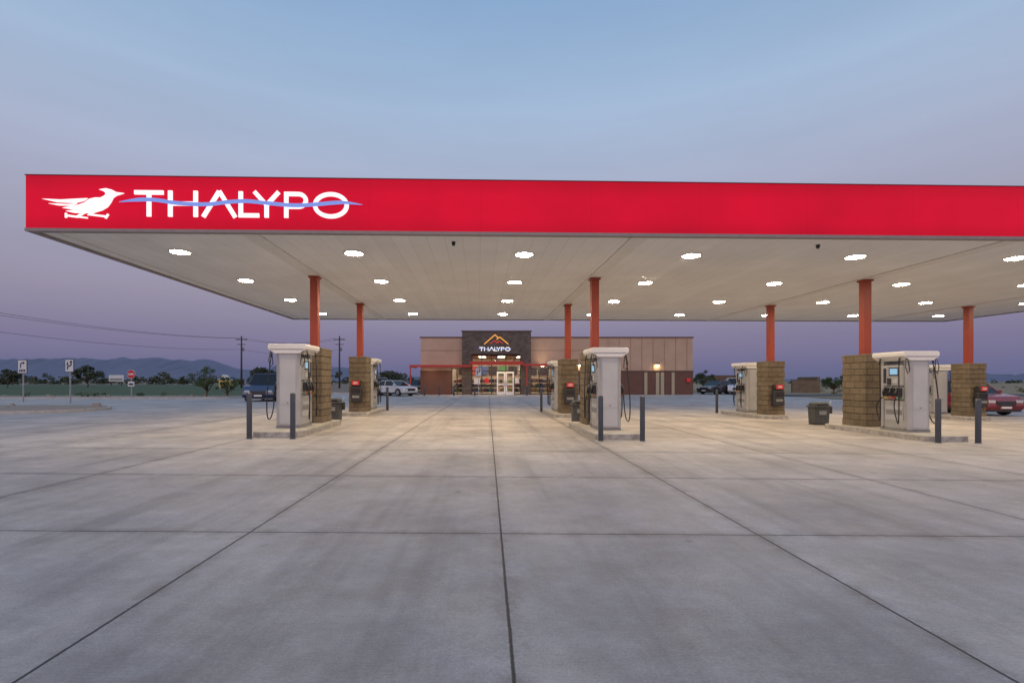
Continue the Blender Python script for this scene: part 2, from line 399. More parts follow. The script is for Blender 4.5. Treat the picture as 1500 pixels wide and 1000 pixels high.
# logo ------------------------------------------------------------
def stroke(pts,w):
    pts=[Vector(p) for p in pts]; ws=w if isinstance(w,list) else [w]*len(pts)
    Lf,Rt=[],[]
    closed=(pts[0]-pts[-1]).length<1e-4
    for i,p in enumerate(pts):
        d1=(p-pts[i-1]).normalized() if i>0 else ((pts[0]-pts[-2]).normalized() if closed else (pts[1]-p).normalized())
        d2=(pts[i+1]-p).normalized() if i<len(pts)-1 else ((pts[1]-pts[0]).normalized() if closed else d1)
        dd=(d1+d2).normalized(); n=Vector((-dd.y,dd.x)); k=1/max(.4,dd.dot(d1))
        Lf.append(p+n*ws[i]/2*k); Rt.append(p-n*ws[i]/2*k)
    return [[tuple(Lf[i]),tuple(Lf[i+1]),tuple(Rt[i+1]),tuple(Rt[i])] for i in range(len(pts)-1)]
def ell(cx,cy,rx,ry,a0,a1,n=24): return [(cx+rx*math.cos(math.radians(a0+(a1-a0)*i/n)),cy+ry*math.sin(math.radians(a0+(a1-a0)*i/n))) for i in range(n+1)]
def letters(S=6.0):
    T0,B0=21,59.5; P=[]; h=S/2
    def st(*p): P.extend(stroke([(a-38,b) for a,b in p],S))
    st((196,T0+h),(238,T0+h)); st((217,T0+S),(217,B0))
    st((248,T0),(248,B0)); st((285,T0),(285,B0)); st((248+h,40),(285-h,40))
    st((296,B0),(319.5,T0)); st((319.5,T0),(343,B0))
    st((351,T0),(351,B0)); st((351+h,B0-h),(378,B0-h))
    st((371,T0),(389,41)); st((407,T0),(389,41)); st((389,40),(389,B0))
    st((418,T0),(418,B0)); P.extend(stroke([(418+h-38,T0+h)]+ell(436-38,T0+12.5,11,12.5-h,-90,90,12)+[(418+h-38,T0+25-h)],S))
    P.extend(stroke(ell(484-38,40.3,23.5,19.6-h,0,360,40),S))
    return P
def wavep():
    pts=[(175,297),(200,294),(225,294),(260,299),(300,301),(335,297.5),(360,296.5),(390,299.5),(430,303),(465,301.5),(500,299),(531,302.5)]
    q=[(a-38,b-256-0.0144*(a-38)) for a,b in pts]; Q=[]
    for i in range(len(q)-1):
        p0=q[max(i-1,0)];p1=q[i];p2=q[i+1];p3=q[min(i+2,len(q)-1)]
        for k in range(5):
            t_=k/5; Q.append(tuple(.5*((2*b)+(-a+c)*t_+(2*a-5*b+4*c-d_)*t_**2+(-a+3*b-3*c+d_)*t_**3) for a,b,c,d_ in zip(p0,p1,p2,p3)))
    Q.append(q[-1]); n=len(Q)
    return stroke(Q,[max(.6,5.6*min(1,(i+.5)/6,(n-i-.5)/6)) for i in range(n)])
def birdp():
    o=lambda L:[(a-38,b-257) for a,b in L]
    body=o([(100,303.5),(112,301.5),(124,297),(131,291.5),(139,289.5),(147,289.5),(153,286.5),(155,283),(151,279.5),(145,277.5),(155,275.6),(164,277.8),(170,281.2),(181,282.5),(170,286),(165,289.5),(162,296),(157,303),(149,308),(139,311),(124,312.5),(108,312),(97,309.5),(112,307.5),(92,305)])
    tail1=o([(63,292),(90,293),(128,290.5),(122,294.5),(110,297.5),(84,296.6)])
    tail2=o([(72,298.6),(98,299.6),(113,298.8),(104,301.6),(86,301.4)])
    P=[body,tail1,tail2]
    P+=stroke(o([(124,311),(113,318),(97,316)]),2.6)+stroke(o([(97,312.5),(97,319.5)]),2.0)
    P+=stroke(o([(139,309),(131,314.5),(154,317)]),2.6)+stroke(o([(158,313.5),(154,320)]),2.2)+stroke(o([(113,318),(128,319.4)]),1.8)
    return P
def place(P,u0,z0,k): return [[(u0+a*k,z0-b*k) for a,b in p] for p in P]
def uv_clean(mb,P,m,y0,y1):
    for p in P: mb.prism(p,y0,y1,'y',m)
KX=.01455
mb=MB(); uv_clean(mb,place(letters(),0,ZT,KX),M_letter,-.035,-.003); uv_clean(mb,place(birdp(),0,ZT,KX),M_letter,-.035,-.003)
lo=mb.obj('logo_letters',canopy)
mb=MB(); uv_clean(mb,place(wavep(),0,ZT,KX),M_wave,-.05,-.036); mb.obj('logo_wave',canopy)
tri=lo.modifiers.new('tri','TRIANGULATE')

FY,BY=4.62,10.05
mbc=MB(); mbt=MB()
for X_,y in ((CX,FY),(BX,BY)):
    for x in X_:
        mbc.box(x-.12,x+.12,y-.12,y+.12,1.9,ZS-.032,M_colred,bev=.015)
        mbt.box(x-.16,x+.16,y-.16,y+.16,ZS-.09,ZS-.0315,M_colred,bev=.01)
mbc.obj('columns',canopy); mbt.obj('column_collars',canopy)

M_pcap=mat('pier_cap',(0.18,0.145,0.10,1),.9,var=.2,scale=8,bump=.5)
def pier(lx_,ly_,hd,box_side):
    wx,wy=l2w(lx_,ly_); g=gz(wx,wy); e=empty('block_pier',(wx,wy,g),A)
    mb=MB()
    for k in range(11):
        o=.0 if k%2==0 else .012
        mb.box(-.36+o,.36-o,-hd+o,hd-o,.15+.2*k,.15+.2*(k+1)-.0005,M_block,bev=.006,seg=1)
    mb.obj('block_courses',e)
    MB().box(-.365,.365,-hd-.005,hd+.005,2.3505,2.40,M_pcap,bev=.01).obj('cap',e)
    if box_side:
        y0=-hd; a,b=(y0-.24,y0-.001)
        mb=MB()
        mb.box(-.24,.20,a,b,.55,1.20,M_dark,bev=.05,seg=3)
        mb.box(-.16,.12,a-.02,a-.001,.72,.82,M_gray,bev=.008); mb.box(-.18,.14,a-.012,a-.0005,.95,1.12,M_rub,bev=.01)
        mb.box(-.21,.17,a-.03,a+.2,1.201,1.44,M_dark,bev=.04); mb.box(-.17,.13,a-.045,a-.0305,1.24,1.41,M_redp,bev=.006)
        mb.box(-.11,.07,a-.051,a-.046,1.29,1.32,M_white); mb.box(-.09,.05,a-.051,a-.046,1.345,1.37,M_white)
        mb.obj('service_box',e)

def dispenser(lx_,ly_):
    wx,wy=l2w(lx_,ly_); g=gz(wx,wy)+.15; e=empty('fuel_dispenser',(wx,wy,g),A)
    MB().box(-.31,.31,-.50,.50,0,.07,M_gray,bev=.01).obj('plinth',e)
    mb=MB()
    for sgn in (-1,1):
        y0=sgn*.36; y1=sgn*.52
        ch=[(-.32,y0),(-.32,y0+sgn*.09),(-.23,y1),(.23,y1),(.32,y0+sgn*.09),(.32,y0)]
        mb.prism(ch,.07,2.0,'z',M_silver,bev=.012)
        yy=y1+sgn*.004
        mb.box(-.20,.20,min(yy,yy-sgn*.02),max(yy,yy-sgn*.02),.62,1.94,M_panel,bev=.003)
        mb.box(-.20,.20,min(yy,yy-sgn*.02),max(yy,yy-sgn*.02),.12,.60,M_panel,bev=.003)
        mb.box(-.03,.03,min(yy+sgn*.004,yy),max(yy+sgn*.004,yy),.66,.69,M_gray)
        mb.box(-.33,.33,min(y0,y0+sgn*.04),max(y0,y0+sgn*.04),.07,.11,M_gray)
    mb.box(-.30,.30,-.358,.358,.075,.86,M_silver,bev=.012)
    mb.box(-.28,.28,-.358,.358,.862,1.90,M_gray,bev=.01)
    mb.obj('cabinet',e)
    mb=MB()
    hp=[(-.33,1.98),(-.43,2.05),(-.50,2.11),(-.51,2.20),(-.47,2.24),(.47,2.24),(.51,2.20),(.50,2.11),(.43,2.05),(.33,1.98)]
    mb.prism(hp,-.57,.57,'y',M_white,bev=.015)
    mb.box(-.44,.44,-.578,.578,2.09,2.105,M_gray)
    mb.obj('header',e)
    for sx,nm in ((-1,'left'),(1,'right')):
        mb=MB()
        def bx(a,b,y0,y1,z0,z1,m,bev=0): mb.box(min(sx*a,sx*b),max(sx*a,sx*b),y0,y1,z0,z1,m,bev=bev)
        bx(.28,.34,-.35,.35,1.28,1.86,M_silver,.02)
        bx(.34,.346,-.20,.14,1.56,1.80,M_dark); bx(.346,.352,-.16,.10,1.60,1.77,M_screen)
        bx(.34,.348,-.18,.02,1.34,1.50,M_gray)
        for i in range(3):
            for j in range(4): bx(.348,.354,-.165+.045*j,-.135+.045*j,1.36+.045*i,1.39+.045*i,M_white)
        bx(.34,.35,.06,.20,1.31,1.50,M_dark); bx(.34,.35,.24,.33,1.35,1.78,M_dark)
        bx(.30,.325,-.34,.34,.90,1.24,M_silver,.004)
        for i,(yy,mm) in enumerate(((-.22,M_green),(0,M_redp),(.22,M_yel))):
            bx(.325,.38,yy-.08,yy+.08,.98,1.22,M_dark,.012)
            bx(.325,.332,yy-.07,yy+.07,.915,.97,mm)
            mb.tube([(sx*.40,yy,1.22),(sx*.44,yy,1.10),(sx*.44,yy,1.0)],[.028,.035,.025],M_dark)
            mb.tube([(sx*.44,yy,1.0),(sx*.48,yy-.02,.93),(sx*.42,yy-.02,.9)],[.014,.012,.012],mm)
            mb.tube([(sx*.41,yy,1.22),(sx*.37,yy,1.27),(sx*.34,yy,1.2)],.014,M_steel)
        bx(.30,.314,-.30,.30,.30,.70,M_panel); bx(.314,.319,-.28,.28,.46,.60,M_gray)
        mb.obj('service_face_'+nm,e)
        mb=MB()
        for yy,o,low in ((-.38,.50,.30),(.30,.47,.34)):
            mb.tube([(sx*.46,yy,2.06),(sx*.485,yy,1.98),(sx*.49,yy,1.90)],.022,M_dark)
            mb.tube(bez((sx*.49,yy,1.92),(sx*(o+.08),yy-.10,1.0),(sx*(o+.10),yy-.16,low-.35),(sx*(o-.0),yy+.05,low),n=12)+bez((sx*(o),yy+.05,low),(sx*(o-.03),yy+.18,low+.25),(sx*.5,yy+.20,.75),(sx*.44,yy*.6,1.0),n=10)[1:],.0155,M_rub)
        mb.tube([(sx*.44,-.55,2.05),(sx*.47,-.58,1.8),(sx*.42,-.59,1.62),(sx*.36,-.58,1.7),(sx*.38,-.57,1.95),(sx*.41,-.55,2.04)],.012,M_rub)
        mb.obj('hoses_'+nm,e)

def rrect(x0,x1,y0,y1,r,n=6):
    out=[]
    for cx,cy,a0 in ((x1-r,y1-r,0),(x0+r,y1-r,90),(x0+r,y0+r,180),(x1-r,y0+r,270)):
        for i in range(n+1):
            a=math.radians(a0+90*i/n); out.append((cx+r*math.cos(a),cy+r*math.sin(a)))
    return out
def island(lx_,y0,y1):
    yc=(y0+y1)/2; wx,wy=l2w(lx_,yc); e=empty('pump_island',(wx,wy,gz(wx,wy)),A)
    MB().prism(rrect(-.60,.60,y0-yc,y1-yc,.18),-.12,.146,'z',M_islside,bev=.012).obj('steel_form',e)
    MB().prism(rrect(-.57,.57,y0-yc+.03,y1-yc-.03,.16),.14,.15,'z',M_isl).obj('slab',e)
def bollard(x,y,h=1.12,r=.062,world=False):
    wx,wy=(x,y) if world else l2w(x,y)
    mb=MB(); mb.cyl((0,0,-.05),r,h+.05,M_grayb,n=24,bev=r*.55); mb.cyl((0,0,.0),r*1.25,.012,M_gray,n=24)
    mb.obj('bollard',None,(wx,wy,gz(wx,wy)))
def bin_(lx_,ly_):
    wx,wy=l2w(lx_,ly_); e=empty('trash_can',(wx,wy,gz(wx,wy)),A)
    mb=MB(); mb.box(-.25,.25,-.20,.20,0.02,.62,M_bin,bev=.03,taper=(1.10,1.10)); mb.box(-.25,.25,-.18,.18,0,.02,M_dark); mb.obj('body',e)
    mb=MB(); mb.box(-.31,.31,-.25,.25,.621,.68,M_bin,bev=.02); mb.box(-.28,.28,-.21,.21,.681,.80,M_bin,bev=.04,taper=(.85,.8)); mb.obj('lid',e)
    mb=MB(); mb.box(-.13,.13,-.232,-.222,.36,.50,M_gray,bev=.004); mb.box(-.17,.17,-.225,-.18,.70,.76,M_dark,bev=.01); mb.obj('slot_and_label',e)
    mb=MB(); mb.tube([(.35,-.05,.60),(.40,-.07,.85)],.012,M_steel); mb.box(.31,.43,-.12,-.02,.40,.66,M_dark,bev=.02); mb.obj('squeegee_holder',e)
for i in range(4):
    island(IX[i],1.5,5.45); island(IX[i]+.08,9.2,12.85)
    dispenser(CX[i]-.03-.05*i,2.98); dispenser(BX[i]-.05,11.75)
    pier(CX[i],4.65,.50,0); pier(BX[i],10.05,.44,-1)
    bollard(IX[i]-.52,1.27); bollard(IX[i]+.52,1.27); bollard(IX[i]-.52,13.1); bollard(IX[i]+.68,13.1)
    bin_(CX[i]-.05,6.75)

# ---------------------------------------------------------------- shop building
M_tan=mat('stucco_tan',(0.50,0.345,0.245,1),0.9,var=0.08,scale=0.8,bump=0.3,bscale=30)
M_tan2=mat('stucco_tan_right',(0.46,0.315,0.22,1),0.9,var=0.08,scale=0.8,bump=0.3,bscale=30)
M_rev=mat('wall_reveal',(0.31,0.21,0.15,1),0.9)
M_brown=mat('wainscot_brown',(0.135,0.065,0.047,1),0.85,var=0.1,scale=1.5)
M_tower=block_mat('tower_block',(0.16,0.13,0.11,1),(0.11,0.09,0.076,1),(0.07,0.06,0.053,1),0.4,0.2,0.008)
M_cop=mat('coping_dark',(0.09,0.055,0.04,1),0.5,var=0.05)
M_awn=mat('awning_red_steel',(0.48,0.03,0.018,1),0.45,var=0.06)
M_frame=mat('window_frame_dark',(0.04,0.035,0.035,1),0.4)
M_dwhite=mat('door_white',(0.75,0.75,0.75,1),0.5,var=.04)
M_cream=mat('door_cream',(0.38,0.31,0.21,1),0.7,var=.06)
M_int=mat('interior_wall',(0.42,0.34,0.26,1),0.8,var=.25,scale=2)
M_intl=mat('interior_light',(1,1,1,1),0.5,emit=27,ecol=(1,0.85,0.64,1),sample=True)
M_awl=mat('awning_light',(1,1,1,1),0.5,emit=75,ecol=(1,0.80,0.54,1),sample=True)
B=empty('convenience_store',(0,0,0),0)
Y0=52.0
mb=MB()
mb.box(-7.5,-4.35,Y0,Y0+.3,0,5.85,M_tan); mb.box(-4.35,-3.2,Y0,Y0+.3,2.75,5.85,M_tan)
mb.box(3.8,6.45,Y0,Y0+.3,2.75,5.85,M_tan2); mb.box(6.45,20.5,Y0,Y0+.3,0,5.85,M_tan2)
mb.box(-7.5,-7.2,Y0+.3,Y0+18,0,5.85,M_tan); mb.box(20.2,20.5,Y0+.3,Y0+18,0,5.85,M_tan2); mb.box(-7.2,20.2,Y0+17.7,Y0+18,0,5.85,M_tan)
for k in range(9): mb.box(10.6+k*1.16,10.64+k*1.16,Y0-.03,Y0-.001,2.5,5.80,M_rev)
mb.box(-7.5,-3.25,Y0-.02,Y0-.001,4.53,4.58,M_rev); mb.box(3.85,10.5,Y0-.02,Y0-.001,4.53,4.58,M_rev)
mb.obj('walls',B)
mb=MB(); mb.box(-7.53,-4.35,Y0-.05,Y0-.002,0,2.42,M_brown); mb.box(6.45,20.53,Y0-.05,Y0-.002,0,2.42,M_brown)
mb.box(-7.56,-4.35,Y0-.09,Y0-.051,2.40,2.48,M_cop); mb.box(6.45,20.56,Y0-.09,Y0-.051,2.40,2.48,M_cop)
for k in range(10): mb.box(11.5+k*.95,11.53+k*.95,Y0-.056,Y0-.051,0,2.4,M_cop)
mb.obj('wainscot',B)
mb=MB(); mb.box(-7.6,-3.22,Y0-.08,Y0+.38,5.851,5.96,M_cop); mb.box(3.82,20.6,Y0-.08,Y0+.38,5.851,5.96,M_cop)
mb.box(-3.3,3.9,Y0-.78,Y0-.2,6.451,6.53,M_cop)
mb.obj('coping',B)
MB().box(-7.2,20.2,Y0+.3,Y0+17.7,5.2,5.35,M_gray).obj('roof',B)
mb=MB()
mb.box(-3.2,-2.25,Y0-.7,Y0+.3,0,4.15,M_tower); mb.box(2.8,3.8,Y0-.7,Y0+.3,0,4.15,M_tower)
mb.box(-3.2,3.8,Y0-.7,Y0+4,4.151,6.45,M_tower); mb.obj('entrance_tower',B)
mb=MB(); 
for x0,x1,z0,z1,yy in ((-2.25,2.8,0,4.15,Y0-.3),(-4.35,-3.2,0,2.75,Y0+.1),(3.8,6.45,0,2.75,Y0+.1)):
    mb.box(x0,x1,yy,yy+.015,z0,z1,M_glass)
mb.obj('storefront_glazing',B)
mb=MB(); yy=Y0-.36
for x in (-2.2,-1.2,-.2,.35,1.25,2.1,2.75): mb.box(x-.045,x+.045,yy,yy+.05,0,4.15,M_frame)
for z in (.05,2.42,3.2,4.1): mb.box(-2.25,2.8,yy+.005,yy+.045,z-.05,z+.05,M_frame)
for x in (-4.3,-3.75,-3.25,3.85,4.7,5.55,6.4): mb.box(x-.045,x+.045,Y0+.03,Y0+.08,0,2.75,M_frame)
for x0,x1 in ((-4.35,-3.2),(3.8,6.45)):
    for z in (.08,.75,2.7): mb.box(x0,x1,Y0+.035,Y0+.075,z-.04,z+.04,M_frame)
mb.obj('window_frames',B)
mb=MB()
for x0 in (.33,1.22):
    x1=x0+.86; y_=yy-.03
    mb.box(x0,x0+.14,y_,y_+.028,.02,2.36,M_dwhite); mb.box(x1-.14,x1,y_,y_+.028,.02,2.36,M_dwhite)
    for z0,z1 in ((.02,.30),(1.0,1.12),(2.20,2.36)): mb.box(x0+.14,x1-.14,y_,y_+.028,z0,z1,M_dwhite)
mb.box(1.1,1.16,yy-.09,yy-.06,.9,1.4,M_steel); mb.box(1.27,1.33,yy-.09,yy-.06,.9,1.4,M_steel)
mb.box(-2.0,-1.4,yy-.02,yy-.003,1.1,1.7,M_white); mb.box(-.9,-.5,yy-.02,yy-.003,1.2,1.7,M_redp); mb.box(2.2,2.6,yy-.02,yy-.003,1.2,1.7,M_white)
mb.obj('entrance_doors',B)
mb=MB()
mb.box(-4.5,6.6,Y0+9,Y0+9.1,0,4.2,M_int); mb.box(-4.6,-4.5,Y0+.3,Y0+9,0,4.2,M_int); mb.box(6.6,6.7,Y0+.3,Y0+9,0,4.2,M_int)
mb.box(-4.6,6.7,Y0+.31,Y0+9.1,4.2,4.3,M_int); mb.box(-4.5,6.6,Y0-.2,Y0+9,.005,.02,M_int)
cols=[mat('goods_%d'%i,c,.5) for i,c in enumerate([(.5,.05,.03,1),(.5,.33,.05,1),(.05,.12,.35,1),(.45,.4,.35,1),(.08,.25,.08,1),(.02,.02,.02,1),(.03,.03,.03,1)])]
for row in range(3):
    for i in range(34):
        x=-4.2+i*.31
        if .2<x<2.1 and row<2: continue
        for z in (.25,.75,1.25): 
            h=random.uniform(.22,.42); mb.box(x,x+.27,Y0+1.4+row*2.4,Y0+1.8+row*2.4,z,z+h,random.choice(cols))
for i in range(9): mb.box(-4.2+i*1.2,-3.2+i*1.2,Y0+8.8,Y0+8.99,2.2,3.2,random.choice(cols))
mb.obj('shop_interior',B)
mb=MB()
def q4(x0,x1,y0,y1,z,m):
    P=[mb.bm.verts.new(p) for p in ((x0,y1,z),(x1,y1,z),(x1,y0,z),(x0,y0,z))]; f=mb.bm.faces.new(P); f.material_index=mb.mi(m)
for i in range(5):
    for j in range(3): q4(-3.9+i*2.2,-3.1+i*2.2,Y0+1.2+j*2.7,Y0+2.4+j*2.7,4.19,M_intl)
for x in (-6.5,-4.0,-1.2,0.3,1.8,4.9):
    z=2.86 if x<-2.3 else (3.13 if x<2.9 else 2.9); q4(x-.15,x+.15,Y0-1.35,Y0-1.05,z,M_awl)
mb.obj('ceiling_and_awning_lights',B,recalc=False)
mb=MB()
mb.box(-8.3,-2.3,Y0-2.2,Y0-2.05,2.78,3.0,M_awn); mb.box(-2.3,2.9,Y0-2.4,Y0-2.25,3.0,3.35,M_awn); mb.box(2.9,6.5,Y0-2.2,Y0-2.05,2.9,3.1,M_awn)
mb.box(-8.3,-2.3,Y0-2.05,Y0-.1,2.88,2.96,M_awn); mb.box(-2.3,2.9,Y0-2.25,Y0-.75,3.15,3.22,M_awn)
for k in range(9): mb.box(3.0+k*.42,3.08+k*.42,Y0-2.05,Y0-.1,2.95,3.07,M_awn)
mb.box(-8.3,-8.15,Y0-2.05,Y0+1.5,2.78,3.0,M_awn)
for x in (-8.22,3.3,6.35): mb.box(x-.055,x+.055,Y0-2.19,Y0-2.06,0,2.779 if x<2.9 else 2.9,M_awn)
mb.obj('awning',B)
mb=MB()
for x,w_ in ((15.65,.32),(16.85,.36),(17.35,.36),(18.45,.32)):
    mb.box(x-w_/2,x+w_/2,Y0-.10,Y0-.0705,0.02,2.3,M_cream,bev=.01); mb.box(x-w_/2-.05,x+w_/2+.05,Y0-.07,Y0-.0565,0,2.35,M_frame)
mb.box(17.22,17.26,Y0-.13,Y0-.101,1.0,1.15,M_steel)
mb.obj('service_doors',B)
M_sc=mat('sconce_glow',(1,1,1,1),.4,emit=60,ecol=(1,.70,.35,1),sample=True)
mb=MB()
for x in (8.9,16.8):
    mb.box(x-.16,x+.16,Y0-.30,Y0-.001,3.05,3.25,M_dark,bev=.02); mb.box(x-.13,x+.13,Y0-.27,Y0-.03,3.01,3.049,M_sc)
mb.box(19.8,20.2,Y0-.25,Y0-.10,1.3,1.7,M_redp,bev=.03)
mb.box(7.0,8.6,Y0-.9,Y0-.15,0.05,1.9,M_gray,bev=.03); mb.box(7.1,7.75,Y0-.93,Y0-.901,.3,1.7,M_white); mb.box(7.85,8.5,Y0-.93,Y0-.901,.3,1.7,M_white)
mb.obj('wall_lights_and_cabinets',B)
M_or=mat('sign_orange',(0.8,.35,.03,1),.4,emit=0.75,ecol=(1,.45,.08,1)); M_rd=mat('sign_red',(0.6,.03,.02,1),.4,emit=.8)
M_lw=mat('sign_white',(0.8,.8,.8,1),.4,emit=1.0,ecol=(1,1,1,1))
mb=MB(); ys_=Y0-.70
k=3.35/335; uv_clean(mb,place([[(a-160,b) for a,b in p] for p in letters()],-1.42,5.05,k),M_lw,ys_-.06,ys_-.003)
o=mb.obj('sign_letters',B)
mb=MB(); uv_clean(mb,place([[(a-160,b) for a,b in p] for p in wavep()],-1.42,5.05,k),M_wave,ys_-.08,ys_-.061); mb.obj('sign_wave',B)
mb=MB()
for P in (stroke([(-.95,5.15),(.15,6.1),(.45,5.8)],.08),stroke([(.3,5.62),(.62,5.88),(1.5,5.15)],.08)): uv_clean(mb,P,M_or,ys_-.06,ys_-.003)
for P in (stroke([(-.35,5.2),(.1,5.5),(.35,5.28),(.6,5.45),(.95,5.2)],.06),): uv_clean(mb,P,M_rd,ys_-.075,ys_-.061)
mb.obj('sign_mountains',B)
MB().prism(rrect(-9.2,21.5,48.9,Y0-.72,.5),-.05,.012,'z',M_curb).obj('sidewalk')
for x in (-6.6,-5.2,-3.8,-1.8,3.2,4.6,6.0,8): bollard(x,48.4,.95,.07,world=True)

# ---------------------------------------------------------------- vehicles
M_tire=mat('tyre',(0.015,0.015,0.015,1),.85); M_rim=mat('alloy_rim',(0.4,0.4,0.41,1),.3,metal=.8)
M_cgl=mat('car_glass',(0.01,0.012,0.015,1),.06); M_hl=mat('headlight',(0.5,0.5,0.52,1),.15); M_tl=mat('tail_light',(0.4,0.01,0.01,1),.2)
def car(kind,x,y,rz,color):
    paint=mat('car_paint',color,.28,metal=.2,var=.02,coat=.8)
    g=gz(x,y); e=empty('parked_car' if kind!='truck' else 'pickup_truck',(x,y,g),math.radians(rz))
    if kind=='sedan': L,W,H=4.7,1.82,1.45; hood=.92; bel=.95; gh=[(-1.75,bel),(-.95,H-.03),(.45,H),(1.25,bel)]; tail=1.0
    elif kind=='suv': L,W,H=4.7,1.9,1.72; hood=1.05; bel=1.08; gh=[(-2.15,bel),(-1.85,H-.06),(.45,H),(1.2,bel)]; tail=1.08
    else: L,W,H=5.6,1.98,1.88; hood=1.15; bel=1.18; gh=[(-.75,bel),(-.6,H-.03),(.75,H),(1.35,bel)]; tail=1.12
    h=L/2; wr=.34 if kind=='sedan' else .38; wxs=(-h+.95,h-.92)
    def arch(cx):
        return [(cx+ (wr+.07)*math.cos(a),.33+ (wr+.05)*math.sin(a)) for a in [math.radians(180-180*i/8) for i in range(9)]]
    prof=[(-h+.05,.32)]+[p for p in arch(wxs[0])]+[p for p in arch(wxs[1])]+[(h-.1,.28),(h,.45),(h-.03,.70),(h-.22,hood-.10),(gh[3][0]+.05,bel),(gh[0][0]-.02,tail),(-h+.12,tail-.05),(-h,.75)]
    mb=MB(); mb.prism(prof,-W/2,W/2,'y',paint,bev=.045); ob=mb.obj('body',e)
    mb=MB(); ins=.14; vb=[]
    for sgn in (-1,1):
        for (px,pz) in gh:
            k=(pz-bel)/(H-bel); vb.append(mb.bm.verts.new((px,sgn*(W/2-.03-ins*k*1.4),pz)))
    i_g=mb.mi(M_cgl)
    for f in ((0,1,2,3),(7,6,5,4),(0,4,5,1),(2,6,7,3),(1,5,6,2)): fc=mb.bm.faces.new([vb[q] for q in f]); fc.material_index=i_g
    mb.obj('greenhouse_glass',e)
    mb=MB(); tw=W/2-.03-ins*1.4
    mb.box(gh[1][0]-.04,gh[2][0]+.04,-tw-.012,tw+.012,H-.05,H+.025,paint,bev=.03)
    for sgn in (-1,1):
        for a,b in ((0,1),(3,2)):
            p,q=gh[a],gh[b]; mb.tube([(p[0],sgn*(W/2-.03),p[1]),(q[0],sgn*tw,q[1]-.02)],.035,paint,n=6)
        mx=(gh[1][0]+gh[2][0])/2-.1; mb.tube([(mx,sgn*(W/2-.02),bel),(mx,sgn*(tw+.005),H-.04)],.03,paint,n=6)
        mb.box(gh[3][0]-.28,gh[3][0]-.10,min(sgn*(W/2),sgn*(W/2+.17)),max(sgn*(W/2),sgn*(W/2+.17)),bel+.01,bel+.15,paint,bev=.02)
    mb.obj('roof_and_pillars',e)
    mb=MB()
    for cx in wxs:
        for sgn in (-1,1):
            y0=sgn*(W/2-.22); mb.cyl((cx,min(y0,sgn*(W/2-.0)),wr),wr,.22,M_tire,axis='y',n=22,bev=.03)
            yo=sgn*(W/2+.002); mb.cyl((cx,yo-.01 if sgn>0 else yo-.005,wr),wr*.62,.015,M_rim,axis='y',n=14)
    mb.obj('wheels',e)
    mb=MB()
    for sgn in (-1,1):
        mb.box(h-.20,h-.005,min(sgn*.52,sgn*.86),max(sgn*.52,sgn*.86),.62,.76,M_hl,bev=.03)
        mb.box(-h-.012,-h+.14,min(sgn*.6,sgn*.87),max(sgn*.6,sgn*.87),.72,.9,M_tl,bev=.03)
    mb.box(h-.10,h+.012,-.48,.48,.48,.72,M_dark,bev=.02); mb.box(h-.1,h+.018,-.25,.25,.36,.46,M_white); mb.box(-h-.016,-h+.05,-.27,.27,.6,.74,M_white)
    mb.box(-h+.1,h-.1,-W/2+.1,W/2-.1,.2,.34,M_dark)
    mb.obj('lights_and_trim',e)
car('truck',-16.0,36,-80,(0.010,0.032,0.10,1))
car('sedan',-9.6,48.6,-35,(0.65,0.65,0.66,1)); car('suv',-12.0,52.5,-60,(0.30,0.31,0.33,1)); car('sedan',-8.9,55.5,-60,(0.04,0.04,0.045,1))
car('sedan',24.2,54.5,-150,(0.035,0.035,0.04,1)); car('suv',26.4,55.2,-110,(0.6,0.6,0.62,1)); car('sedan',29.5,57,-95,(0.12,0.12,0.13,1))
car('suv',24.55,26.6,-88,(0.20,0.01,0.015,1))

